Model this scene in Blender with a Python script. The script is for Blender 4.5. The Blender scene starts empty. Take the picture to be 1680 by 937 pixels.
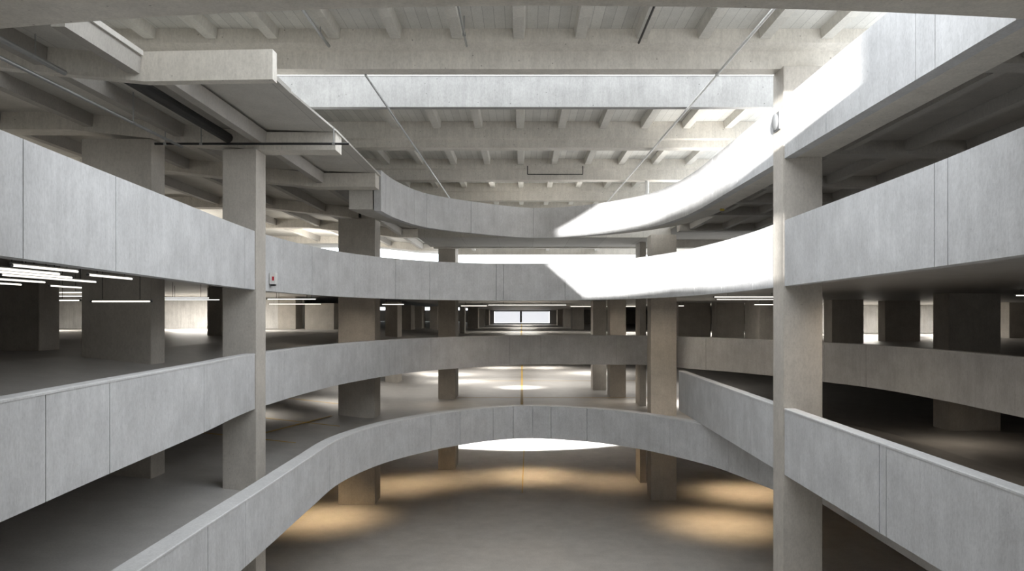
import bpy, bmesh, math, random
from mathutils import Vector
random.seed(7)
sc = bpy.context.scene
COL = sc.collection
# ---------------------------------------------------------------- units
# plans are kept in "u" (1/42 m); depth in units of DEP metres; el = height above the eye in u
U = 1/42.0
F_PX = 1300.0
DEP = F_PX*U
EYE = 350*U
VX, VY = 858.0, 517.0
def P(x, z, el): return Vector((x*U, z*DEP, EYE + el*U))
def slope(x): return .11*min(max(-x-290, 0), 200)

# ---------------------------------------------------------------- materials
def nt(name):
    m = bpy.data.materials.new(name); m.use_nodes = True
    t = m.node_tree; t.nodes.clear()
    out = t.nodes.new('ShaderNodeOutputMaterial'); b = t.nodes.new('ShaderNodeBsdfPrincipled')
    t.links.new(b.outputs[0], out.inputs[0])
    return m, t, b
def ramp(t, src, stops):
    r = t.nodes.new('ShaderNodeValToRGB')
    e = r.color_ramp.elements
    while len(e) < len(stops): e.new(.5)
    for k, (p, c) in enumerate(stops):
        e[k].position = p; e[k].color = (*c, 1) if len(c) == 3 else c
    t.links.new(src, r.inputs[0]); return r.outputs[0]
def noise(t, vec, scale, detail=4, rough=.6):
    n = t.nodes.new('ShaderNodeTexNoise'); n.inputs['Scale'].default_value = scale
    n.inputs['Detail'].default_value = detail; n.inputs['Roughness'].default_value = rough
    t.links.new(vec, n.inputs['Vector']); return n.outputs['Fac']
def mapped(t, scale):
    c = t.nodes.new('ShaderNodeTexCoord'); m = t.nodes.new('ShaderNodeMapping')
    m.inputs['Scale'].default_value = scale
    t.links.new(c.outputs['Object'], m.inputs[0]); return m.outputs[0]
def mult(t, a, b, f=1.0):
    m = t.nodes.new('ShaderNodeMix'); m.data_type = 'RGBA'; m.blend_type = 'MULTIPLY'
    m.inputs[0].default_value = f
    t.links.new(a, m.inputs[6]); t.links.new(b, m.inputs[7]); return m.outputs[2]
def concrete(name, c, var=.12, streak=.16, pores=.35, rough=.8, boards=None, spec=.3, line=.07):
    m, t, b = nt(name)
    lo = tuple(x*(1-var) for x in c); hi = tuple(min(1, x*(1+var)) for x in c)
    v1 = mapped(t, (1, 1, 1))
    col = ramp(t, noise(t, v1, 1.3, 6, .65), [(.3, lo), (.7, hi)])
    vs = mapped(t, (5, 5, .45))
    st = ramp(t, noise(t, vs, 1.6, 5, .7), [(.3, (1-streak,)*3), (.62, (1, 1, 1))])
    col = mult(t, col, st)
    fine = ramp(t, noise(t, mapped(t, (1, 1, .5)), 26, 3, .7), [(.3, (.86,)*3), (.6, (1, 1, 1))])
    col = mult(t, col, fine)
    if pores:
        vo = t.nodes.new('ShaderNodeTexVoronoi'); vo.inputs['Scale'].default_value = 4.2
        t.links.new(v1, vo.inputs['Vector'])
        col = mult(t, col, ramp(t, vo.outputs['Distance'], [(.045, (.35,)*3), (.075, (1, 1, 1))]), pores)
    bump = t.nodes.new('ShaderNodeBump'); bump.inputs['Strength'].default_value = .12; bump.inputs['Distance'].default_value = .02
    h = noise(t, v1, 18, 4, .6)
    if boards:
        # shuttering boards: thin dark joints along the depth, each board its own tone
        s = t.nodes.new('ShaderNodeSeparateXYZ'); t.links.new(v1, s.inputs[0])
        dv = t.nodes.new('ShaderNodeMath'); dv.operation = 'DIVIDE'; dv.inputs[1].default_value = boards
        t.links.new(s.outputs[0], dv.inputs[0])
        fr = t.nodes.new('ShaderNodeMath'); fr.operation = 'FRACT'; t.links.new(dv.outputs[0], fr.inputs[0])
        col = mult(t, col, ramp(t, fr.outputs[0], [(0, (.55,)*3), (line, (1, 1, 1))]))
        fl = t.nodes.new('ShaderNodeMath'); fl.operation = 'FLOOR'; t.links.new(dv.outputs[0], fl.inputs[0])
        wn = t.nodes.new('ShaderNodeTexWhiteNoise'); wn.noise_dimensions = '1D'
        t.links.new(fl.outputs[0], wn.inputs['W'])
        col = mult(t, col, ramp(t, wn.outputs['Value'], [(0, (.86,)*3), (1, (1, 1, 1))]))
    t.links.new(h, bump.inputs['Height']); t.links.new(bump.outputs[0], b.inputs['Normal'])
    t.links.new(col, b.inputs['Base Color'])
    b.inputs['Roughness'].default_value = rough
    b.inputs['Specular IOR Level'].default_value = spec
    return m
def plain(name, c, rough=.5, metal=0):
    m, t, b = nt(name)
    v = mapped(t, (1, 1, 1))
    t.links.new(ramp(t, noise(t, v, 9, 3), [(.3, tuple(x*.88 for x in c)), (.7, c)]), b.inputs['Base Color'])
    b.inputs['Roughness'].default_value = rough; b.inputs['Metallic'].default_value = metal
    return m
def emit(name, c, s):
    m, t, b = nt(name)
    b.inputs['Base Color'].default_value = (*c, 1)
    b.inputs['Emission Color'].default_value = (*c, 1); b.inputs['Emission Strength'].default_value = s
    return m
M = dict(
    band=concrete('pale_smooth_concrete', (.63, .633, .64), .12, .10, .25),
    col=concrete('warm_grey_concrete', (.56, .525, .475), .12, .08, .3),
    beam=concrete('speckled_beam_concrete', (.72, .685, .625), .10, .12, .85),
    dimmed_beam=concrete('dimmed_beam_concrete', (.38, .378, .37), .12, .15, .85),  # beam concrete darkened to offset the overbright skylight on one beam
    rib=concrete('rib_concrete', (.70, .68, .63), .10, .12, .5),
    roof=concrete('board_marked_concrete', (.74, .73, .69), .08, .05, .5, boards=.24),
    soffit=concrete('shade_rib_concrete', (.42, .40, .37), .08, .05, .2),  # rib concrete darkened to stand for shade on the upper left ribs
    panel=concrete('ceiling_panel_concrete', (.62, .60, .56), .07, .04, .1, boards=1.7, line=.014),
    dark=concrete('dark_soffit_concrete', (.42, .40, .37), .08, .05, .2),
    wall=concrete('wall_concrete', (.70, .69, .67), .12, .2, .3),
    floor=concrete('polished_floor_concrete', (.48, .465, .445), .10, 0, 0, rough=.42, spec=.5),
    ground=concrete('ground_floor_concrete', (.62, .59, .55), .10, 0, 0, rough=.5, spec=.4),
    coping=concrete('coping_concrete', (.68, .68, .68), .06, .05, .1),
    metal=plain('galvanised_metal', (.42, .43, .43), .4, .7),
    black=plain('black_metal', (.03, .03, .03), .5, .3),
    white=plain('white_plastic', (.8, .8, .78), .4),
    whitemetal=plain('white_painted_metal', (.75, .75, .73), .45),
    grey=plain('grey_plastic', (.16, .165, .17), .45),
    red=plain('red_plastic', (.5, .02, .04), .4),
    yellow=plain('yellow_road_paint', (.62, .42, .12), .6),
    amber=plain('amber_plastic', (.6, .45, .05), .4),
    tube=emit('fluorescent_glow', (1.0, .95, .86), 1.8),
    glow=emit('daylit_frosted_glass', (.93, .95, 1.0), .8),
)
# ---------------------------------------------------------------- object helpers
def tag(o, label=None, cat=None, group=None, kind=None):
    if label: o['label'] = label
    if cat: o['category'] = cat
    if group: o['group'] = group
    if kind: o['kind'] = kind
    return o
def link_bm(name, bm, mat, parent=None, base=None, smooth=False):
    bmesh.ops.recalc_face_normals(bm, faces=bm.faces)
    vs = [v.co for v in bm.verts]
    if base is None:
        base = Vector(((min(v.x for v in vs)+max(v.x for v in vs))/2, (min(v.y for v in vs)+max(v.y for v in vs))/2, min(v.z for v in vs)))
    bmesh.ops.translate(bm, verts=bm.verts, vec=-base)
    me = bpy.data.meshes.new(name); bm.to_mesh(me); bm.free()
    me.materials.append(mat)
    if smooth:
        for p in me.polygons: p.use_smooth = True
    o = bpy.data.objects.new(name, me); COL.objects.link(o)
    if parent is not None:
        o.parent = parent
        o.location = base - parent_world(parent)
    else: o.location = base
    return o
def parent_world(o):
    v = Vector(o.location)
    while o.parent: o = o.parent; v += Vector(o.location)
    return v
def bm_box(bm, a, b):
    x0, y0, z0 = a; x1, y1, z1 = b
    vs = [bm.verts.new(c) for c in ((x0,y0,z0),(x1,y0,z0),(x1,y1,z0),(x0,y1,z0),(x0,y0,z1),(x1,y0,z1),(x1,y1,z1),(x0,y1,z1))]
    for f in ((0,1,2,3),(4,5,6,7),(0,1,5,4),(1,2,6,5),(2,3,7,6),(3,0,4,7)): bm.faces.new([vs[i] for i in f])
def box(name, a, b, mat, parent=None, bev=0.0):
    """a, b: opposite corners as world Vectors"""
    lo = [min(a[i], b[i]) for i in range(3)]; hi = [max(a[i], b[i]) for i in range(3)]
    bm = bmesh.new(); bm_box(bm, lo, hi)
    if bev: bmesh.ops.bevel(bm, geom=list(bm.edges), offset=bev, segments=2, affect='EDGES')
    return link_bm(name, bm, mat, parent)
def prism(name, profile, y0, y1, mat, axis='Y', parent=None):
    """profile [(a, z)] extruded along axis between y0, y1"""
    bm = bmesh.new()
    mk = (lambda p, t: (p[0], t, p[1])) if axis == 'Y' else (lambda p, t: (t, p[0], p[1]))
    A = [bm.verts.new(mk(p, y0)) for p in profile]; B = [bm.verts.new(mk(p, y1)) for p in profile]
    n = len(profile)
    bm.faces.new(A); bm.faces.new(B)
    for i in range(n): bm.faces.new((A[i], A[(i+1) % n], B[(i+1) % n], B[i]))
    return link_bm(name, bm, mat, parent)
def bm_tube(bm, p0, p1, r, n=10):
    p0, p1 = Vector(p0), Vector(p1); d = (p1-p0).normalized()
    u = d.orthogonal().normalized(); w = d.cross(u)
    A, B = [], []
    for k in range(n):
        q = r*(math.cos(2*math.pi*k/n)*u + math.sin(2*math.pi*k/n)*w)
        A.append(bm.verts.new(p0+q)); B.append(bm.verts.new(p1+q))
    bm.faces.new(A); bm.faces.new(B)
    for k in range(n): bm.faces.new((A[k], A[(k+1) % n], B[(k+1) % n], B[k]))
def tube(name, pts, r, mat, parent=None):
    bm = bmesh.new()
    for a, b in zip(pts[:-1], pts[1:]): bm_tube(bm, a, b, r)
    return link_bm(name, bm, mat, parent)
def empty(name, loc):
    e = bpy.data.objects.new(name, None); COL.objects.link(e); e.location = loc; e.empty_display_size = .2
    return e
ORD = ['first','second','third','fourth','fifth','sixth','seventh','eighth','ninth','tenth','eleventh','twelfth','thirteenth','fourteenth','fifteenth','sixteenth','seventeenth','eighteenth']

# ---------------------------------------------------------------- curves of the openings
def catmull(pts, n=26):
    out = []
    for i in range(len(pts)-1):
        p0 = pts[max(i-1, 0)]; p1 = pts[i]; p2 = pts[i+1]; p3 = pts[min(i+2, len(pts)-1)]
        for k in range(n):
            t = k/n
            out.append(tuple(.5*((2*b)+(-a+c)*t+(2*a-5*b+4*c-d)*t*t+(-a+3*b-3*c+d)*t**3) for a, b, c, d in zip(p0, p1, p2, p3)))
    out.append(tuple(pts[-1])); return out
K = .032308   # control depths are entered as depth; x in u. spline runs in (x, depth*1300)
def spline(pts): return [(x, z/1300) for x, z in catmull([(x, z*1300) for x, z in pts])]
C3 = spline([(-252,.20),(-261,.30),(-268,.38),(-276,.48),(-284,.58),(-288,.655),(-287,.69),(-279,.76),(-254,.86),(-198,.952),(-120,1.012),(-26,1.037),(72,1.022),(155,.965),(212,.865),(238,.76),(249,.67),(250.5,.61),(250.5,.55),(250.5,.46),(250,.37),(246,.29),(243,.20)])
C2 = spline([(-246,.20),(-255,.30),(-263,.385),(-274,.52),(-284,.60),(-288,.655),(-287,.69),(-281,.78),(-262,.90),(-208,1.05),(-140,1.14),(-26,1.23),(100,1.245),(183,1.24),(250,1.232),(321,1.14),(392,1.05),(450,.93),(482,.85),(496,.74),(492,.60),(484,.45),(480,.25)])
C1 = spline([(-229,.22),(-231,.35),(-231,.45),(-230,.55),(-230,.66),(-227,.762),(-196,.86),(-141,.940),(-100,.980),(-50,1.015),(16,1.033),(106,1.006),(170,.962),(218,.908),(259,.846),(278,.80),(299,.729),(309,.70)])
C4 = spline([(250.5,.3097),(250.5,.42),(250.5,.52),(250.5,.62),(250.5,.72),(250.5,.81),(249,.88),(240,.96),(212,1.05),(127,1.145),(20,1.183),(-94,1.115),(-166,1.040),(-196,.95),(-204,.875)])
def sides(curve):
    tip = max(range(len(curve)), key=lambda i: curve[i][1])
    L, R = curve[:tip+1], curve[tip:]
    if L[0][0] > R[-1][0]: L, R = R[::-1], L[::-1]
    def f(seg):
        seg = sorted(seg, key=lambda p: p[1])
        def g(z):
            if z <= seg[0][1]: return seg[0][0]
            for a, b in zip(seg[:-1], seg[1:]):
                if a[1] <= z <= b[1]:
                    return a[0] + (b[0]-a[0])*(z-a[1])/max(b[1]-a[1], 1e-9)
            return seg[-1][0]
        return g
    return f(L), f(R), curve[tip]
def offset(curve, d):
    pts = list(curve)
    if pts[0][0] > 0: pts = pts[::-1]
    out = []
    for i in range(len(pts)):
        a = pts[max(i-2, 0)]; b = pts[min(i+2, len(pts)-1)]
        t = Vector((b[0]-a[0], (b[1]-a[1])*1300)).normalized()
        out.append((pts[i][0]-t.y*d, pts[i][1]+t.x*d/1300))
    return out
def px_of(p): return VX + p[0]/p[1]

def piece(curve, start=None, stop=None):
    """part of a curve between (side, depth) cuts; side is 'L' or 'R'"""
    tip = max(range(len(curve)), key=lambda i: curve[i][1])
    pts = list(curve)
    if pts[0][0] > 0: pts = pts[::-1]; tip = len(pts)-1-tip
    def at(cut):
        side, z = cut
        rng = range(0, tip) if side == 'L' else range(tip, len(pts)-1)
        for i in rng:
            a, b = pts[i], pts[i+1]
            if (a[1]-z)*(b[1]-z) <= 0 and a[1] != b[1]:
                return i, (a[0]+(b[0]-a[0])*(z-a[1])/(b[1]-a[1]), z)
        raise ValueError(cut)
    i0, p0 = at(start) if start else (-1, None)
    i1, p1 = at(stop) if stop else (len(pts)-1, None)
    seg = pts[i0+1:i1+1]
    if p0: seg = [p0]+[q for q in seg if abs(q[1]-p0[1])+abs(q[0]-p0[0])/1300 > 2e-4]
    if p1: seg = [q for q in seg if abs(q[1]-p1[1])+abs(q[0]-p1[0])/1300 > 2e-4]+[p1]
    return seg

def parapet(name, seg, top, T, joints, label, group, thick=10, coping=True, ctop=None):
    """seg: [(x, depth)] from left round to right; void lies on the right-hand side of travel. top(z) gives the coping height"""
    w = [Vector((x, z*1300)) for x, z in seg]
    # arclength + joints found at given view bearings
    cuts = []
    for jx in joints:
        for i in range(len(seg)-1):
            a, b = px_of(seg[i])-jx, px_of(seg[i+1])-jx
            if a*b <= 0 and a != b:
                cuts.append((i, a/(a-b))); break
    P2 = []   # (x, y, recess)
    cuts.sort()
    g = .8
    k = 0
    for i in range(len(w)):
        P2.append((w[i].x, w[i].y, 0))
        while k < len(cuts) and cuts[k][0] == i:
            t = cuts[k][1]; d = (w[i+1]-w[i]); L = d.length
            c = w[i]+d*t; u = d/L
            for off, rec in ((-g/2-.05, 0), (-g/2, 2.4), (g/2, 2.4), (g/2+.05, 0)):
                q = c+u*off; P2.append((q.x, q.y, rec))
            k += 1
    # sort by arclength order along local tangent (groove points may straddle a vertex): drop plain points inside grooves
    clean = [P2[0]]
    for p in P2[1:]:
        if len(clean) > 1 and p[2] == 0 and any(abs(p[0]-q[0])+abs(p[1]-q[1]) < g*1.3 and q[2] > 0 for q in clean[-3:]):
            # keep only groove closing points
            if (p[0], p[1]) in [(v.x, v.y) for v in w]: continue
        clean.append(p)
    n = len(clean); bm = bmesh.new(); rings = []
    for i, (x, y, r) in enumerate(clean):
        a = clean[max(i-1, 0)]; b = clean[min(i+1, n-1)]
        # wide stencil for a steady normal
        a = clean[max(i-3, 0)]; b = clean[min(i+3, n-1)]
        t = Vector((b[0]-a[0], b[1]-a[1])); t.normalize()
        out = Vector((-t.y, t.x))          # away from the void
        f = Vector((x, y))+out*r; bk = Vector((x, y))+out*thick
        e1 = top(y/1300)
        e0 = e1-T
        rings.append([bm.verts.new(P(f.x, f.y/1300, e0)), bm.verts.new(P(f.x, f.y/1300, e1)),
                      bm.verts.new(P(bk.x, bk.y/1300, e1)), bm.verts.new(P(bk.x, bk.y/1300, e0))])
    for A, B in zip(rings[:-1], rings[1:]):
        for j in range(4): bm.faces.new((A[j], A[(j+1) % 4], B[(j+1) % 4], B[j]))
    bm.faces.new(rings[0]); bm.faces.new(rings[-1])
    o = link_bm(name, bm, M['band'])
    tag(o, label, 'parapet', group, 'thing')
    if coping:
        bm = bmesh.new(); rings = []
        for i, (x, y, r) in enumerate(clean):
            if r > 0: continue
            a = clean[max(i-3, 0)]; b = clean[min(i+3, n-1)]
            t = Vector((b[0]-a[0], b[1]-a[1])); t.normalize(); out = Vector((-t.y, t.x))
            e1 = top(y/1300)
            rg = []
            for dx, de in ((-.4, -.9), (-.4, .3), (.3, .8), (thick-.3, .8), (thick+.4, .3), (thick+.4, -.9)):
                q = Vector((x, y))+out*dx; rg.append(bm.verts.new(P(q.x, q.y/1300, e1+de)))
            rings.append(rg)
        m = 6
        for A, B in zip(rings[:-1], rings[1:]):
            for j in range(m): bm.faces.new((A[j], A[(j+1) % m], B[(j+1) % m], B[j]))
        bm.faces.new(rings[0]); bm.faces.new(rings[-1])
        link_bm('coping', bm, M['coping'], o)
    return o

G = 'curved concrete parapets around the open well'
# third deck (one above the eye)
top3 = lambda z: 92.8 - 5.2*(min(max(z, .3), 1.03)-.3)/.73
J3 = [38,190,401,512,582,649,705,814,826,927,953,1031,1139,1184,1235,1340,1533,1555]
parapet('concrete_parapet', piece(C3, None, ('L', .6545)), top3, 63, J3, 'broad pale parapet left of the left foreground column, above the cluster of tube lights', G, coping=False)
parapet('concrete_parapet', piece(C3, ('L', .6805), ('R', .6085)), top3, 63, J3, 'curved pale parapet with the slanting sun patch, second from top, between both foreground columns', G, coping=False)
parapet('concrete_parapet', piece(C3, ('R', .5835), None), top3, 63, J3, 'broad pale parapet right of the right foreground column, above the dark square columns', G, coping=False)
# second deck
top2 = lambda z: -42.0
J2 = [75,180,335,639,659,707,836,887,1011,1158,1352,1421]
parapet('concrete_parapet', piece(C2, None, ('L', .6545)), top2, 59, J2, 'parapet left of the left foreground column, below the broad dark column', G)
parapet('concrete_parapet', piece(C2, ('L', .6805), None), top2, 59, J2, 'long curved parapet in brown shade, passing behind the right foreground column', G)
# first deck
top1 = lambda z: -154.0
J1 = [341,403,541,707,755,809,842,874,904,963,1099,1195]
parapet('concrete_parapet', C1, top1, 55, J1, 'lowest curved parapet, arching over the ground floor with a pale coping on top', G, thick=16)
# straight parapet of the lower right ramp
topr = lambda z: -90.0
JR = [1165,1232,1443,1454]
SR = [(250.5, .98-.02*i) for i in range(0, 37)]
parapet('ramp_parapet', piece(SR[::1]+[], None, ('R', .6085)) if False else [p for p in SR if p[1] > .6085]+[(250.5,.6085)], topr, 63, JR, 'straight ramp parapet left of the right foreground column, starting at a slim column', G)
parapet('ramp_parapet', [(250.5,.5835)]+[p for p in SR if p[1] < .5835], topr, 63, JR, 'straight pale ramp parapet running to the bottom right corner, with a bright coping', G)
# top deck
top4 = lambda z: 208.0
J4 = [633,680,700,773,875,970,1169,1210,1355,1502,1534]
C4r = C4[::-1]
parapet('concrete_parapet', piece(C4r, None, ('R', .6085)), top4, 58, J4, 'topmost curved parapet, half in white sunlight, under the ribbed roof', G, coping=False)
parapet('concrete_parapet', piece(C4r, ('R', .5835), None), top4, 58, J4, 'topmost pale parapet at upper right with its grey underside showing, above the right foreground column', G, coping=False)

# ---------------------------------------------------------------- decks
def deck(name, mat, curve, zt, zb, z0, z1, x0, x1, left=True, right=True, xr_near=None, near_split=None, zoff=slope, inset=0, label=None, xl_cols=(-490, -290)):
    fl, fr, tip = sides(offset(curve, 11.6 if curve is not C1 else 17.8))
    zs = set()
    n = 30
    for i in range(n+1): zs.add(z0 + (tip[1]-z0)*math.sin(i/n*math.pi/2))
    for i in range(1, 7): zs.add(tip[1] - (tip[1]-z0)*.02/2**i)
    zs = sorted(zs)
    bm = bmesh.new()
    def strip(rows):
        # rows: list of lists of (x, z); equal lengths
        T = [[bm.verts.new(P(x, z, zt+zoff(x))) for x, z in r] for r in rows]
        B = [[bm.verts.new(P(x, z, zb+zoff(x))) for x, z in r] for r in rows]
        for i in range(len(rows)-1):
            for j in range(len(rows[0])-1):
                bm.faces.new((T[i][j], T[i][j+1], T[i+1][j+1], T[i+1][j]))
                bm.faces.new((B[i][j], B[i+1][j], B[i+1][j+1], B[i][j+1]))
            bm.faces.new((T[i][0], T[i+1][0], B[i+1][0], B[i][0]))
            bm.faces.new((T[i][-1], T[i+1][-1], B[i+1][-1], B[i][-1]))
        for r in (0, -1):
            for j in range(len(rows[0])-1):
                bm.faces.new((T[r][j], T[r][j+1], B[r][j+1], B[r][j]))
    if left:
        rows = []
        for z in zs:
            xl = fl(z)-inset
            a = min(-490, xl-1); b = min(-290, xl-.5)
            rows.append([(x0, z), (a, z), (b, z), (xl, z)])
        strip(rows)
    if right:
        rows = []
        for z in zs:
            xr = fr(z)+inset
            far = x1 if (near_split is None or z > near_split) else max(xr_near, xr+5)
            rows.append([(xr, z), (xr+(far-xr)*.5, z), (far, z)])
        strip(rows)
    # beyond the tip
    zt_ = tip[1]
    xs = [x0, -490, -290, tip[0]-inset if left else 0, 290, x1]
    if zt_ < z1: strip([[(x, z) for x in xs] for z in (zt_, (zt_+z1)/2, z1)])
    bmesh.ops.remove_doubles(bm, verts=bm.verts, dist=1e-5)
    o = link_bm(name, bm, mat)
    return tag(o, label, 'floor', None, 'structure')
deck('floor_deck', M['floor'], C3, 57, 36, .02, 4.5, -1800, 2000, label='deck slab carrying the sunlit curved parapet')
deck('floor_deck', M['floor'], C2, -66, -92, .02, 4.5, -1800, 2000, label='dark polished deck with square columns, level with the photo centre')
deck('floor_deck', M['floor'], C1, -190, -206, .02, 2.7, -1800, 2000, xr_near=420, near_split=.985, label='first deck with yellow lines above the ground floor')
# lower right ramp: falls away from its parapet
bm = bmesh.new()
prof = [(255, -122), (590, -190), (2000, -190), (2000, -212), (590, -212), (255, -150)]
o = prism('ramp_floor', [(x*U, EYE+e*U) for x, e in prof], .02*DEP, .982*DEP, M['floor'])
tag(o, 'dark sloping ramp surface behind the straight parapet at lower right', 'floor', None, 'structure'); bm.free()
# ground floor
o = box('floor', P(-1800, -.3, -350), P(2000, 2.7, -362), M['ground']); tag(o, 'ground floor of the open well with warm pools of light', 'floor', None, 'structure')

# ---------------------------------------------------------------- outer walls
def wall(name, a, b, label, mat='wall'):
    o = box(name, a, b, M[mat]); return tag(o, label, 'wall', None, 'structure')
wall('wall_left', P(-1800, -.3, -362), P(-1812, 4.5, 205), 'outer concrete wall on the left')
wall('wall_right', P(2000, -.3, -362), P(2012, 4.5, 180), 'outer concrete wall on the right')
wall('wall_rear', P(-1800, 2.7, -362), P(2000, 2.71, -92), 'rear concrete wall of the lower decks')
wall('wall_rear_left', P(-1798, 2.0, -63), P(-720, 2.012, 57), 'white lit concrete wall behind the left columns')
wall('wall_rear_right', P(900, 2.2, -65), P(1998, 2.212, 36), 'white lit concrete wall behind the right columns')
# far end wall with its window opening
zf = 4.5
for k, (x0, x1, e0, e1) in enumerate([(-1798, -212, -66, 36), (196, 1998, -66, 36), (-212, 196, 26, 36), (-212, 196, -66, -58)]):
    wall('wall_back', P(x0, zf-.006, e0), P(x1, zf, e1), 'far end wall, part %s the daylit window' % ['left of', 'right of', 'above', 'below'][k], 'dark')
w = empty('window_1', P(-8, zf, -58)); tag(w, 'frosted daylit end window at the far end of the middle deck', 'window', None, 'structure')
for a, b in ((-210, -22), (-8, 194)):
    box('pane', P(a, zf-.002, -57), P(b, zf-.001, 26), M['glow'], w)
box('mullion', P(-22, zf-.006, -57), P(-8, zf, 26), M['black'], w)
# unseen wall added behind the viewpoint; two traced holes shape the sun patches
SUN = Vector((.25, 1.0, -.04))
def trace(x, z, el, zw):
    t = (z-zw)*1300
    return (x-SUN.x*t, el+SUN.z*-1*t)
ZW = -.25
holeA = [trace(36, 1.02, 92, ZW), trace(252, .602, 96, ZW), trace(252, .602, 34, ZW), trace(215, .865, 39, ZW), trace(99, 1.0, 34, ZW)]
holeB = [trace(150, 1.13, 207, ZW), trace(252, .46, 214, ZW), trace(252, .46, 152, ZW), trace(240, .965, 164, ZW), trace(58, 1.17, 158, ZW)]
def wall_with_holes(name, x0, x1, e0, e1, holes, zw):
    bm = bmesh.new()
    edges = []
    def loop(pts):
        vs = [bm.verts.new(P(x, zw, e)) for x, e in pts]
        for i in range(len(vs)): edges.append(bm.edges.new((vs[i], vs[(i+1) % len(vs)])))
    loop([(x0, e0), (x1, e0), (x1, e1), (x0, e1)])
    for h in holes: loop(h)
    bmesh.ops.triangle_fill(bm, edges=edges, use_beauty=True, use_dissolve=False)
    r = bmesh.ops.extrude_face_region(bm, geom=list(bm.faces))
    bmesh.ops.translate(bm, verts=[v for v in r['geom'] if isinstance(v, bmesh.types.BMVert)], vec=(0, -.15, 0))
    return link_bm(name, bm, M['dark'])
tag(wall_with_holes('wall_sun_mask', -1812, 2012, -362, 420, [holeA, holeB], ZW), 'added unseen wall behind the viewpoint, pierced to shape the sun patches', 'wall', None, 'structure')

# ---------------------------------------------------------------- columns
def column(px, z, d, e0, e1, label, group=None, x=None, mat='col'):
    """px: (left, right) bearings of the front face in the photograph frame, at depth z"""
    x0, x1 = x if x else ((px[0]-VX)*z, (px[1]-VX)*z)
    o = box('concrete_column', P(x0, z, e0), P(x1, z+d, e1), M[mat], bev=.012)
    return tag(o, label, 'column', group, 'thing')
GC = 'square concrete columns standing on the decks'
column(None, .655, .025, -350, 179, 'tall foreground column at left, a red and white alarm box beside it', GC, x=(-323, -287))
column(None, .66, .026, -350, 191, 'broad column left of the left foreground column, dark on the middle deck', GC, x=(-478, -403))
column(None, .584, .024, -350, 239, 'tall foreground column at right with a grey lamp near its top', GC, x=(249.5, 287))
column((555, 615), 1.124, .043, -350, 178, 'wide column right of the left foreground column, behind the curved parapets', GC)
column((719, 747), 1.38, .065, -350, 178, 'narrower column left of centre, standing right of the wide column', GC)
column((1068, 1110), 1.15, .034, -350, 152, 'column at the left end of the straight ramp parapet, right of centre', GC)
column((1050, 1060), 1.27, .05, -350, 152, 'slim bright column just left of the column at the ramp parapet end', GC)
column((973, 995), 1.54, .05, -190, 36, 'brown column right of centre, its foot seen on the yellow-lined deck', GC)
column((1001, 1027), 1.41, .05, -190, 36, 'pale column with a diagonal shadow, right of the brown column near centre', GC)
column((632, 652), 1.65, .06, -190, 36, 'dark column directly right of the wide left-hand column', GC)
column((-40, 64), .75, .033, -66+22, 36+22, 'broad dark column cut by the left edge of the photo', GC)
column((340, 363), 1.3, .04, -66+22, 36+22, 'dark column just left of the left foreground column, before the white wall', GC)
column((456, 485), 1.92, .06, -66+22, 36+22, 'half-lit column right of the left foreground column, in front of the white wall', GC)
column((500, 548), 1.85, .05, -190, 36, 'wide dark column touching the left side of the wide column in the view', GC)
column((657, 674), 2.2, .08, -66, 36, 'pale distant column right of the dark column, left part of the middle deck', GC)
column((677, 692), 2.45, .08, -66, 36, 'dark distant column behind and right of the pale distant column', GC)
column((705, 718), 2.5, .08, -66, 36, 'distant dark column close to the left of the narrower centre-left column', GC)
column((754, 762), 2.2, .05, -66, 36, 'thin black distant column just right of the narrower centre-left column', GC, mat='dark')
for z, l in ((3.0, 'nearest column of the left row flanking the far window'), (3.5, 'second column of the left row flanking the far window'), (4.0, 'farthest column of the left row flanking the far window')):
    column(None, z, .08, -66, 36, l, GC, x=(-272, -222))
for z, l in ((2.8, 'nearest column of the right row flanking the far window'), (3.4, 'second column of the right row flanking the far window'), (4.0, 'farthest column of the right row flanking the far window')):
    column(None, z, .08, -66, 36, l, GC, x=(226, 280))
column((1113, 1166), 1.85, .05, -66, 36, 'dark square column left of two, right of the ramp-end column on the middle deck', GC)
column((1176, 1221), 1.80, .05, -66, 36, 'dark square column right of two, between ramp-end column and right foreground column', GC)
column((1245, 1300), 1.5, .095, -66, 36, 'dark column with a wide pale side, next to the right foreground column', GC)
column((1365, 1417), 1.43, .038, -66, 36, 'dark column first to the right of the right foreground column', GC)
column((1452, 1510), 1.53, .03, -66, 36, 'dark column with a pale left side, second to the right of the right foreground column', GC)
column((1557, 1642), 1.0, .039, -190, 36, 'largest dark column at right, standing close behind the shaded parapet', GC)
column((1656, 1730), 1.74, .05, -66, 36, 'brown column cut by the right edge of the photo', GC)

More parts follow.
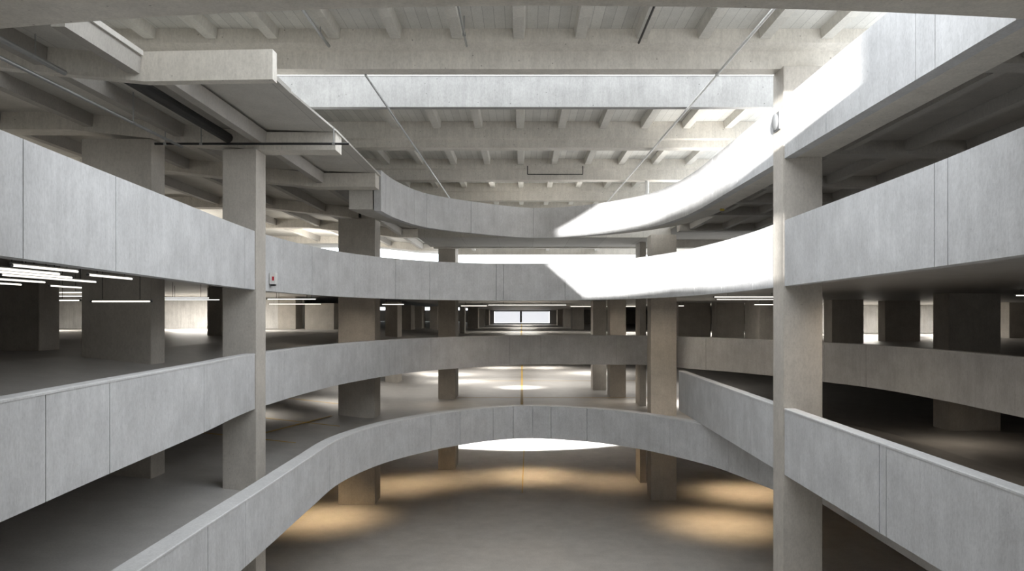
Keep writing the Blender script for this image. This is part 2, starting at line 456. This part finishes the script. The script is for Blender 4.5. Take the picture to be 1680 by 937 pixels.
# ---------------------------------------------------------------- ribbed roof
def beam(name, x0, x1, z0, z1, e0, e1, ledge, mat, label, group, ext=6):
    """cross beam along x with a wider ledge above el = ledge"""
    y0, y1 = z0*DEP, z1*DEP; lw = ext*U
    prof = [(y0, EYE+e0*U), (y1, EYE+e0*U), (y1, EYE+ledge*U), (y1+lw, EYE+ledge*U+lw*.6), (y1+lw, EYE+e1*U), (y0-lw, EYE+e1*U), (y0-lw, EYE+ledge*U+lw*.6), (y0, EYE+ledge*U)]
    o = prism(name, prof, x0*U, x1*U, M[mat], axis='X')
    return tag(o, label, 'beam', group, 'thing')
GB = 'concrete cross beams of the ribbed roof'
RB = [(.592, .606), (.700, .708), (.869, .886), (1.077, 1.094), (1.272, 1.289), (1.47, 1.487)]
RL = ['long speckled roof beam nearest the viewer, along the front of the skylight', 'brightly skylit roof beam directly behind the skylight slot', 'roof beam with a lit lower web, second row of ribs behind the skylight',
      'grey roof beam with a hanging bar frame, above the topmost parapet', 'roof beam just above the far middle of the topmost parapet', 'farthest roof beam peeking over the topmost parapet']
for k, ((a, b), l) in enumerate(zip(RB, RL)):
    beam('ceiling_beam', -560, 345, a, b, 239, 275, (256, 274, 249, 256, 256, 256)[k], 'beam' if k != 1 else 'dimmed_beam', l, GB, ext=(9, .4, 4, 4, 4, 4)[k])
def slabbox(name, x0, x1, z0, z1, e0, e1, mat, label):
    o = box(name, P(x0, z0, e0), P(x1, z1, e1), M[mat]); return tag(o, label, 'ceiling', None, 'structure')
slabbox('ceiling', -560, 345, .50, .606, 275, 282, 'roof', 'board-marked roof soffit over the front rib row')
slabbox('ceiling', -560, 345, .7005, 1.49, 275.2, 282, 'roof', 'board-marked roof soffit behind the skylight')
GR = 'small concrete ribs under the roof'
rows = [(.50, .5845, 'in front of the nearest roof beam', 7, 5), (.7088, .8655, 'behind the skylit roof beam', 3, 5), (.8905, 1.0735, 'in the second rib row behind the skylight', 4, 5), (1.0985, 1.2685, 'in the rib row above the hanging bar frame', 4, 4), (1.2935, 1.4665, 'in the farthest visible rib row of the roof', 4, 4)]
for (a, b, where, nl, nr) in rows:
    for k in range(-nl, nr+1):
        x = -4+59*k
        w_ = 6.2
        prof = [((x-w_)*U, EYE+275.3*U), ((x-w_+1.2)*U, EYE+265*U), ((x+w_-1.2)*U, EYE+265*U), ((x+w_)*U, EYE+275.3*U)]
        o = prism('ceiling_rib', prof, a*DEP, b*DEP, M['rib'])
        pos = 'central' if k == 0 else (ORD[abs(k)-1] + (' left of centre' if k < 0 else ' right of centre'))
        tag(o, f'roof rib, {pos}, {where}', 'rib', GR, 'thing')
slabbox('ceiling', -1800, -120, -.24, .495, 330, 336, 'roof', 'unseen roof cover added to shade the near left side')  # out-of-view cover added to keep skylight off the upper left beams
# ---------------------------------------------------------------- left top deck: panels, cross beams, deep ribs
bm = bmesh.new()
def grid_panel(bm, rows, e0, e1):
    T = [[bm.verts.new(P(x, z, e1+slope(x))) for x, z in r] for r in rows]
    B = [[bm.verts.new(P(x, z, e0+slope(x))) for x, z in r] for r in rows]
    n = len(rows[0])
    for i in range(len(rows)-1):
        for j in range(n-1):
            bm.faces.new((T[i][j], T[i][j+1], T[i+1][j+1], T[i+1][j])); bm.faces.new((B[i][j], B[i+1][j], B[i+1][j+1], B[i][j+1]))
        for j in (0, -1): bm.faces.new((T[i][j], T[i+1][j], B[i+1][j], B[i][j]))
    for i in (0, -1):
        for j in range(n-1): bm.faces.new((T[i][j], T[i][j+1], B[i][j+1], B[i][j]))
def row(z, x1): return [(-1800, z), (-490, z), (-340, z), (x1, z)]
grid_panel(bm, [row(.385, -290), [(-1800, .529), (-490, .474), (-340, .468), (-290, .4655)]], 198, 202)
grid_panel(bm, [[(-1800, .54), (-490, .54), (-340, .53), (-207.5, .4735)], row(.545, -207.5)], 198, 202)
grid_panel(bm, [row(.545, -207), row(.66, -201), row(.871, -203), row(.8725, -219), row(1.05, -219), row(1.20, -219), row(2.0, -219)], 198, 200.2)
o = link_bm('ceiling', bm, M['panel']); tag(o, 'smooth panelled soffit of the upper left deck', 'ceiling', None, 'structure')
GLB = 'cross beams under the upper left deck'
def sbeam(x0, x1, z0, z1, e0, e1, mat, label, group, name='ceiling_beam'):
    """cross beam that follows the slope of the left deck; z0 may be a pair (left, right)"""
    bm = bmesh.new()
    xs = [x for x in (-1790, -490, -290) if x0 < x < x1]; xs = [x0]+xs+[x1]
    rings = []
    for x in xs:
        f = (x-x0)/(x1-x0)
        za = z0[0]+(z0[1]-z0[0])*f if isinstance(z0, tuple) else z0
        zb = za+z1
        rings.append([bm.verts.new(P(x, zz, e+slope(x))) for zz, e in ((za, e0), (zb, e0), (zb, e1), (za, e1))])
    for A, B in zip(rings[:-1], rings[1:]):
        for j in range(4): bm.faces.new((A[j], A[(j+1) % 4], B[(j+1) % 4], B[j]))
    bm.faces.new(rings[0]); bm.faces.new(rings[-1])
    return tag(link_bm(name, bm, M[mat]), label, 'beam', group, 'thing')
sbeam(-1790, -190, (.53, .4625), .008, 179, 201.9, 'beam', 'long dark-to-grey beam at upper left, in front of the smooth panels', GLB)
LBZ = [.66, .85, 1.135, 1.40, 1.70]
LBL = ['beam resting on the left foreground column, with a dark pipe along it', 'dark beam behind the left foreground column top, ending at the topmost parapet', 'beam resting on the wide column behind the left foreground column', 'beam resting on the narrower column left of centre', 'farthest bright beam under the upper left deck']
for z, l in zip(LBZ, LBL): sbeam(-1790, -206 if z > .8 else -203, z, .022, 179, 198.2, 'beam', l, GLB)
GLR = 'deep ribs under the upper left deck'
spans = [(.3905, .4625, 'nearest the top left corner'), (.486, .659, 'before the left foreground column'), (.683, .849, 'behind the left foreground column'), (.873, 1.134, 'left of the topmost parapet end'), (1.158, 1.399, 'above the wide column'), (1.423, 1.699, 'in the far left bay')]
for (a, b, where) in spans:
    xs = [-283, -372, -470, -570] if a > .4 else [-298, -372, -470]
    for k, x in enumerate(xs):
        if a < .4: bb = .4625+(.53-.4625)*((-197-x)/1593)-.0005
        else: bb = b
        aa = a if not .45 < a < .49 else .4625+.0675*((-197-x)/1593)+.0176
        h = 14
        prof = [((x-6)*U, EYE+(198.2+slope(x))*U), ((x-4.5)*U, EYE+(198-h+slope(x))*U), ((x+4.5)*U, EYE+(198-h+slope(x))*U), ((x+6)*U, EYE+(198.2+slope(x))*U)]
        o = prism('ceiling_rib', prof, aa*DEP, bb*DEP, M['soffit'])  # 'soffit' is rib concrete darkened to stand for shade
        tag(o, f'deep upper left ceiling rib, {ORD[k]} from the well, {where}', 'rib', GLR, 'thing')
# solid slab beside the end of the topmost parapet and round its far side
bm = bmesh.new()
fl4, fr4, tip4 = sides(offset(C4, 12))
zs = sorted([.876+ (tip4[1]-.876)*math.sin(i/24*math.pi/2) for i in range(25)]+[tip4[1]-.0004, tip4[1]-.0015])
def strip2(bm, rows, e0, e1):
    T = [[bm.verts.new(P(x, z, e1)) for x, z in r] for r in rows]; B = [[bm.verts.new(P(x, z, e0)) for x, z in r] for r in rows]
    n = len(rows[0])
    for i in range(len(rows)-1):
        for j in range(n-1):
            bm.faces.new((T[i][j], T[i][j+1], T[i+1][j+1], T[i+1][j])); bm.faces.new((B[i][j], B[i+1][j], B[i+1][j+1], B[i][j+1]))
        for j in (0, -1): bm.faces.new((T[i][j], T[i+1][j], B[i+1][j], B[i][j]))
    for i in (0, -1):
        for j in range(n-1): bm.faces.new((T[i][j], T[i][j+1], B[i][j+1], B[i][j]))
strip2(bm, [[(fl4(z)-34*max(.05, 1-(z-.876)/.5), z), (fl4(z), z)] for z in zs], 152, 198)
strip2(bm, [[(fr4(z), z), (fr4(z)+30, z)] for z in zs], 152, 173)
strip2(bm, [[(-206, tip4[1]), (tip4[0], tip4[1]), (290, tip4[1])], [(-206, 1.36), (tip4[0], 1.36), (290, 1.36)]], 152, 173)
o = link_bm('ceiling', bm, M['panel']); tag(o, 'plain soffit behind the topmost parapet', 'ceiling', None, 'structure')
sbeam(-200, 600, 1.36, .02, 150, 173, 'beam', 'pale beam behind the middle of the topmost parapet, above the sunlit one', GLB)
sbeam(-200, 600, 1.50, .02, 150, 173, 'beam', 'farthest pale beam seen through the gap between the two highest parapets', GLB)
for k, x in enumerate([-120, 60, 180]):
    o = prism('ceiling_rib', [((x-5)*U, EYE+170*U), ((x-4)*U, EYE+158*U), ((x+4)*U, EYE+158*U), ((x+5)*U, EYE+170*U)], 1.381*DEP, 1.499*DEP, M['rib'])
    tag(o, f'short rib {["left of centre","at centre","right of centre"][k]} in the gap between the two highest parapets', 'rib', 'short ribs in the far gap', 'thing')

# ---------------------------------------------------------------- right top deck
strip = [(255, .02), (255, .876)]
bm = bmesh.new()
for zz in ((.3145, .45, .582), (.6095, .75, .876)): strip2(bm, [[(260.8, z), (287, z)] for z in zz], 151, 173)
o = link_bm('ceiling', bm, M['beam']); tag(o, 'edge soffit strip beside the upper right parapet', 'ceiling', None, 'structure')
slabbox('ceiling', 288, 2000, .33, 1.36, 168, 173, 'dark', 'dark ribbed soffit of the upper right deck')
GRB = 'cross beams under the upper right deck'
RZ = [(.375, .39), (.586, .604), (.735, .75), (.84, .853), (.945, .958), (1.12, 1.14)]
RBL = ['dark beam nearest the top right corner, under the upper right deck', 'dark beam level with the top of the right foreground column front', 'first dark beam left of the right foreground column, under the topmost parapet', 'second dark beam left of the right foreground column, under the topmost parapet', 'third dark beam left of the right foreground column, under the topmost parapet', 'dark beam over the ramp-end column, under the topmost parapet']
for (a, b), l in zip(RZ, RBL):
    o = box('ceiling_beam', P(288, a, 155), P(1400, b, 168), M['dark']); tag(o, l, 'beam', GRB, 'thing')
cells = [(.33, .3745), (.391, .5855), (.6045, .7345), (.7505, .8395), (.8535, .9445), (.9585, 1.1195)]
cw = ['in the top right corner bay', 'in the bay right of the right foreground column', 'in the bay behind the right foreground column top', 'in the second bay behind the right foreground column', 'in the third bay behind the right foreground column', 'in the bay above the ramp-end column']
for (a, b), where in zip(cells, cw):
    for k, x in enumerate([311, 371, 431, 491, 551]):
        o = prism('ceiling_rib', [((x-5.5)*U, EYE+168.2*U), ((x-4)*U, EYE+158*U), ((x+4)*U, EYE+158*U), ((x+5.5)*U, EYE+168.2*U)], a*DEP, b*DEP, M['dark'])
        tag(o, f'dark rib, {ORD[k]} from the open well, {where}', 'rib', 'dark ribs under the upper right deck', 'thing')
for k, (x0, x1, z0, z1, e) in enumerate([(290, 2000, .33, 1.36, 173.2)]):  # unseen reflector layer added to throw skylight up under the roof
    o = box('floor_deck', P(x0, z0, e), P(x1, z1, e+1.2), M['coping']); tag(o, 'unseen pale layer added on the upper right deck to bounce skylight', 'floor', None, 'structure')
# near bridge overhead; its unseen rear is extended to cut overhead light
bm = bmesh.new(); rws = []
for i in range(41):
    x = -700+35*i
    far = .2955 + .0265*min((abs(x-10)/300)**2, 1.6)*(1 if x < 10 else .75)
    rws.append([(x, -.09), (x, far)])
strip2(bm, rws, 150, 178)
o = link_bm('overhead_bridge', bm, M['beam']); tag(o, 'speckled concrete underside of the bridge along the top edge of the photo', 'bridge', None, 'thing')

# ---------------------------------------------------------------- tube lights
GT = 'fluorescent tube lights under the middle ceiling'
def light(x0, x1, z0, z1, el, ceil, label):
    a, b = P(x0, z0, el), P(x1, z1, el)
    d = (b-a).normalized(); mid = (a+b)/2
    root = empty('tube_light', Vector((mid.x, mid.y, mid.z-.04))); tag(root, label, 'light', GT, 'thing')
    bm = bmesh.new(); bm_tube(bm, a+Vector((0, 0, .03)), b+Vector((0, 0, .03)), .014, 6); link_bm('housing', bm, M['metal'], root)
    bm = bmesh.new(); bm_tube(bm, a+d*.05, b-d*.05, .017, 8); link_bm('glow_tube', bm, M['tube'], root)
    for p, s in ((a, 1), (b, -1)):
        bm = bmesh.new(); bm_tube(bm, p, p+d*.05*s, .021, 8); link_bm('end_cap', bm, M['grey'], root)
    for f in (.2, .8):
        q = a.lerp(b, f); c = EYE+ceil*U
        if c-q.z > .05:
            bm = bmesh.new(); bm_tube(bm, (q.x, q.y, q.z+.05), (q.x, q.y, c), .008, 5); link_bm('hanger', bm, M['black'], root)
    return root
def ly(x, z0, z1, el, label): return light(x, x, z0, z1, el, 36+slope(x), label)
def lx(p0, p1, y, el, label):
    z = el/(VY-y); return light((p0-VX)*z, (p1-VX)*z, z, z, el, 36+slope(((p0+p1)/2-VX)*z), label)
ly(-313, .372, .43, 30.5, 'glowing tube light tucked highest under the left parapet edge')
ly(-345, .385, .455, 30.5, 'second glowing tube from the left parapet edge, cut by the photo edge')
ly(-369, .40, .50, 30.5, 'third glowing tube from the left parapet edge, cut by the photo edge')
ly(-395, .46, .565, 30.5, 'long glowing tube in the middle of the left cluster, right of the photo edge')
ly(-325, .4545, .508, 30, 'single glowing tube right of the left cluster, close under the parapet')
ly(-446, .50, .57, 30.5, 'lower glowing tube of the left cluster at the photo edge')
ly(-505, .55, .615, 30.5, 'lowest glowing tube of the left cluster at the photo edge')
ly(-494, .635, .71, 30.5, 'lowest right glowing tube of the left cluster, before the broad dark column')
lx(60, 240, 486, 27, 'long faint tube running just above the broad dark column')
lx(20, 150, 480, 30, 'long tube left of the broad dark column, upper of two')
lx(-20, 133, 493, 19, 'long tube left of the broad dark column, lower of two')
light((148-VX)*.63, (250-VX)*.63, .63, .63, 14, 36+16, 'bright tube hanging directly in front of the broad dark column')
lx(268, 345, 489, 30, 'tube light between broad dark column and left foreground column, upper of two')
lx(268, 362, 492, 30, 'tube light between broad dark column and left foreground column, lower of two')
lx(437, 520, 491, 28, 'tube light right of the left foreground column, upper of two')
lx(440, 528, 499, 28, 'tube light right of the left foreground column, lower of two')
lx(626, 664, 499.5, 26, 'short bright tube right of the wide column')
lx(722, 748, 500.5, 26, 'short tube above the narrower column left of centre')
lx(755, 800, 502, 26, 'thin distant tube left of the wide central tube')
lx(800, 930, 500.5, 27, 'wide bright tube in the centre above the far window')
lx(935, 1050, 503, 27, 'long distant tube right of the wide central tube')
lx(1112, 1123, 502, 25, 'tiny tube right of the ramp-end column, upper of two')
lx(1112, 1148, 503.5, 26, 'short tube right of the ramp-end column, lower of two')
lx(1170, 1290, 487.5, 29, 'tube left of the right foreground column, topmost of three')
lx(1174, 1290, 491.5, 29, 'tube left of the right foreground column, middle of three')
lx(1236, 1290, 500, 23, 'tube left of the right foreground column, lowest of three')
lx(1664, 1720, 485, 27, 'tube cut by the right edge of the photo')

# ---------------------------------------------------------------- pipes and small fittings
def conduit(name, pts, r, mat, label, cat='pipe', brackets=()):
    o = tube(name, [P(*p) for p in pts], r, M[mat]); tag(o, label, cat, None, 'thing')
    for (x, z, e, top) in brackets:
        bm = bmesh.new(); bm_tube(bm, P(x, z, e), P(x, z, top), .014, 6); bm_box(bm, P(x-1.5, z-.0012, e-1.2), P(x+1.5, z+.0012, e+1.2)); link_bm('bracket', bm, M['metal'], o)
    return o
conduit('ceiling_pipe', [(-155, .60, 236.5), (-148, 1.25, 236.5)], .03, 'metal', 'long thin pipe crossing the skylight diagonally from the upper left to the topmost parapet', brackets=((-152, .878, 236.5, 239), (-150, 1.085, 236.5, 239)))
conduit('ceiling_pipe', [(194, .45, 236.5), (176, 1.28, 236.5)], .032, 'whitemetal', 'long thin pale pipe running diagonally from the top right down to the topmost parapet', brackets=((191, .60, 236.5, 239), (185, .878, 236.5, 239), (180.5, 1.085, 236.5, 239)))
conduit('ceiling_pipe', [(-186, .45, 258), (-186, .5845, 258)], .035, 'metal', 'short pale pipe with a bracket ending on the nearest roof beam, left of centre', brackets=((-186, .56, 258, 265),))
conduit('ceiling_pipe', [(-54, .45, 258), (-54, .5845, 258)], .025, 'metal', 'short dark pipe beside the rib left of the central one', brackets=((-54, .56, 258, 275),))
conduit('ceiling_pipe', [(111, .50, 261), (111, .5845, 261)], .025, 'black', 'short black pipe on the rib second right of the central one', brackets=())
conduit('ceiling_pipe', [(-389, .644, 181), (-184, .644, 181)], .03, 'black', 'dark horizontal pipe along the beam on the left foreground column', brackets=((-378, .644, 181, 198), (-340, .644, 181, 198), (-200, .644, 181, 198)))
conduit('ceiling_pipe', [(-358, .40, 176.5), (-358, .64, 176.5)], .035, 'metal', 'thin pipe slanting across the far upper left corner towards the broad column', brackets=((-358, .56, 176.5, 205),))
conduit('ceiling_pipe', [(-352, .40, 186), (-352, .468, 186)], .05, 'metal', 'short dark tray ending near the upper left corner', cat='cable tray', brackets=((-352, .44, 186, 203),))
conduit('black_duct', [(-318, .49, 191), (-318, .657, 191)], .13, 'black', 'black duct recessed in the smooth panels left of the thick pale rib', cat='duct')
conduit('hanging_bar', [(8, 1.07, 262), (8, 1.07, 247), (105, 1.07, 247), (105, 1.07, 262)], .018, 'black', 'thin dark bar frame hanging in front of the grey roof beam')
conduit('roof_post', [(221, 1.085, 208), (221, 1.085, 239)], .09, 'whitemetal', 'short white post standing on the topmost parapet right of centre', cat='post')
# alarm box beside the left foreground column
e = empty('alarm_box', P(-283, .695, 32)); tag(e, 'small white and red alarm box low on the parapet beside the left foreground column', 'alarm box', None, 'thing')
za = .688
box('housing', P(-286.5, za, 35), P(-279.5, za+.006, 48), M['white'], e, bev=.01)
box('red_button', P(-283, za-.0006, 39), P(-281, za, 43.5), M['red'], e)
box('bottom_cap', P(-285.5, za+.001, 33), P(-280.5, za+.005, 35), M['black'], e)
# lamp on the right foreground column
e = empty('wall_lamp', P(247, .596, 180)); tag(e, 'grey oval lamp on the side of the right foreground column near its top', 'lamp', None, 'thing')
box('backplate', P(247.6, .589, 180), P(249.4, .603, 198), M['grey'], e, bev=.015)
bm = bmesh.new()
bmesh.ops.create_uvsphere(bm, u_segments=20, v_segments=12, radius=1)
bmesh.ops.scale(bm, vec=(2.7*U, .0058*DEP, 8.2*U), verts=bm.verts); bmesh.ops.translate(bm, vec=P(246.6, .596, 189), verts=bm.verts)
link_bm('lens', bm, M['grey'], e, smooth=True)
# small yellow box under the right top deck
e = box('ceiling_lamp', P(275, .85, 145.5), P(281, .852, 148.5), M['amber'], bev=.008); tag(e, 'tiny yellow box in the dark under the topmost parapet, left of the right foreground column', 'lamp', None, 'thing')
e.location.z += 5.5*U*0
# sensor block on the wide column top
e = box('ceiling_sensor', P(-305, 1.1305, 181), P(-301, 1.1348, 190), M['black'], bev=.01); tag(e, 'small black sensor on top of the wide column behind the left foreground column', 'sensor', None, 'thing')

# ---------------------------------------------------------------- floor lines
def line(pts, el, w, label):
    bm = bmesh.new()
    for (a, b) in zip(pts[:-1], pts[1:]):
        p, q = P(*a, el+slope(a[0])), P(*b, el+slope(b[0])); d = (q-p).normalized(); n = Vector((-d.y, d.x, 0))*w/2
        lo = [p-n, p+n, q+n, q-n]
        A = [bm.verts.new(v) for v in lo]; B = [bm.verts.new(v+Vector((0, 0, .006))) for v in lo]
        bm.faces.new(A); bm.faces.new(B)
        for i in range(4): bm.faces.new((A[i], A[(i+1) % 4], B[(i+1) % 4], B[i]))
    return tag(link_bm('floor_line', bm, M['yellow']), label, 'floor line', 'yellow lines painted on the floors', 'thing')
line([(-2, 1.06), (-4, 2.5)], -189.7, .14, 'yellow centre line running straight away on the first deck')
line([(-4, 1.28), (-10, 4.4)], -66, .14, 'faint centre line running towards the far window')
line([(-210, 1.76), (340, 1.76)], -190, .12, 'yellow cross line, farther of two crossing the centre line')
line([(-150, 1.40), (290, 1.40)], -190, .12, 'yellow cross line, nearer of two crossing the centre line')
line([(-488, 1.03), (-310, 1.03)], -190, .12, 'yellow line across the deck right of the left foreground column')
line([(-395, .90), (-347, 1.105)], -189.0, .12, 'slanting yellow line beside the wide column foot')
line([(-488, 1.24), (-350, 1.24)], -190, .12, 'yellow line far behind the left foreground column at floor level')
line([(-488, .885), (-330, .885)], -190, .12, 'yellow line left of the left foreground column, below the parapet')
line([(-1.5, 1.2), (6, 1.9)], -350, .05, 'thin line on the ground floor near its bright far end')

# ---------------------------------------------------------------- daylight, sun, lamps and added fill
w = bpy.data.worlds.new('sky'); sc.world = w; w.use_nodes = True
bg = w.node_tree.nodes['Background']; bg.inputs[0].default_value = (.92, .96, 1.0, 1); bg.inputs[1].default_value = 4.0
sun = bpy.data.lights.new('sun', 'SUN'); sun.energy = 22.0; sun.angle = math.radians(.6); sun.color = (1, .98, .95)
so = bpy.data.objects.new('sun', sun); COL.objects.link(so)
so.rotation_euler = SUN.to_track_quat('-Z', 'Y').to_euler(); so.location = P(-600, -.6, 420)
def area(x, z, el, sx, sy, power, color=(1, .95, .87)):
    l = bpy.data.lights.new('fill_area_light', 'AREA'); l.shape = 'RECTANGLE'; l.size = sx; l.size_y = sy; l.energy = power; l.color = color
    o = bpy.data.objects.new('fill_area_light', l); COL.objects.link(o); o.location = P(x, z, el); return o
def spot(x, z, el, power, color, angle=70, blend=.8, tgt=None, r=.1):
    l = bpy.data.lights.new('spot_light', 'SPOT'); l.energy = power; l.color = color; l.spot_size = math.radians(angle); l.spot_blend = blend; l.shadow_soft_size = r
    o = bpy.data.objects.new('spot_light', l); COL.objects.link(o); o.location = P(x, z, el)
    if tgt: o.rotation_euler = (P(*tgt)-P(x, z, el)).to_track_quat('-Z', 'Y').to_euler()
    return o
WARM = (1, .72, .42)
# ground floor: warm downlights under the first deck
for x, z, p in ((-345, 1.05, 420), (-260, 1.25, 260), (16, 1.33, 420), (334, 1.02, 420), (440, 1.2, 420), (-150, 1.3, 160), (180, 1.28, 160)):
    spot(x, z, -208, p*1.3, WARM, 100, 1.0)
a_ = area(0, 1.90, -208.5, 20, 20, 7000, (.97, .98, 1)); a_.data.shape = 'DISK'; a_.data.spread = math.radians(18)  # disk added to stand in for daylight on the far ground floor
# first deck
spot(-8, 1.60, -94, 900, (1, .97, .92), 85, 1.0)
for x, z, p in ((-180, 1.75, 300), (-250, 1.95, 400), (230, 2.0, 300), (330, 1.32, 300), (-380, 1.25, 90), (-480, 1.05, 90), (80, 2.2, 300), (-80, 2.2, 300)):
    spot(x, z, -94, p*2.6, (1, .94, .85), 125, 1.0)
for x, z, p in ((0, 1.72, 260), (-190, 2.0, 300), (190, 2.0, 300), (-330, 1.5, 120), (330, 1.6, 160)): area(x, z, -94, 7, 7, p, (1, .96, .9))  # wide unseen panels added to brighten the deck centre
# middle deck: bare fill strips backing up the tube lights
for x, z, p in ((-1000, 1.85, 500), (-1400, 1.7, 350), (-800, 1.7, 250), (0, 1.7, 260), (0, 2.4, 300), (0, 3.2, 300), (0, 4.1, 300), (420, 2.3, 300), (700, 2.2, 350), (1100, 2.0, 400), (1400, 2.0, 400), (420, 1.4, 120), (1000, 1.75, 150)):
    area(x, z, 34+slope(x), 3.0, .3, p*(1.9 if abs(x) > 600 else 1.0))
# upper left deck: unseen area lamps aimed up at its soffit
for x, z, p in ((-900, .75, 500), (-800, 1.3, 500), (-500, 1.55, 400)):
    area(x, z, 100, 3, 3, p, (1, .95, .86)).rotation_euler = (math.pi, 0, 0)

for x, z, p in ((620, .45, 150), (900, .7, 150), (620, .95, 120), (480, .68, 70)):  # hidden spots added as fill under the upper right deck
    spot(x, z, 153, p, (1, .93, .84), 150, 1.0)
for x, z, e, p in ((330, .55, 33, 170), (340, .75, 33, 170), (340, .95, 33, 130), (-40, 1.11, 33, 130), (150, 1.10, 33, 130), (-300, 1.06, 33, 90), (-172, 1.27, 33, 80), (268, 1.085, 33, 100), (195, 1.36, 33, 60), (-172, 1.29, -97, 70), (268, 1.08, -97, 80), (200, 1.33, -97, 60), (620, .6, -104, 60), (640, .9, -104, 60)):  # hidden warm spots added to imitate bounce light on columns and parapets
    spot(x, z, e, p, (1, .86, .70), 160, 1.0)
for x, z, p in ((300, .74, 260), (300, .85, 360), (300, .97, 420), (296, 1.12, 300), (-60, 1.24, 150), (120, 1.24, 150)):  # hidden uplights added behind the top parapet to brighten the roof rows
    l = spot(x, z, 182, p, (1, .97, .92), 165, 1.0, tgt=(x*.3, z-.08, 275), r=.25)
# ---------------------------------------------------------------- camera
cam = bpy.data.cameras.new('camera'); co = bpy.data.objects.new('camera', cam); COL.objects.link(co)
co.location = (0, 0, EYE); co.rotation_euler = (math.radians(90), 0, 0)
cam.sensor_width = 36; cam.lens = F_PX/1680*36
cam.shift_x = (840-VX)/1680; cam.shift_y = (VY-468.5)/1680
cam.clip_end = 500; cam.clip_start = .05
sc.camera = co
sc.view_settings.view_transform = 'Standard'; sc.view_settings.look = 'None'; sc.view_settings.gamma = 1
sc.view_settings.use_curve_mapping = False
sc.view_settings.exposure = 0.0
sc.cycles.use_denoising = True
sc.cycles.max_bounces = 10; sc.cycles.diffuse_bounces = 6
sc.cycles.sample_clamp_indirect = 6
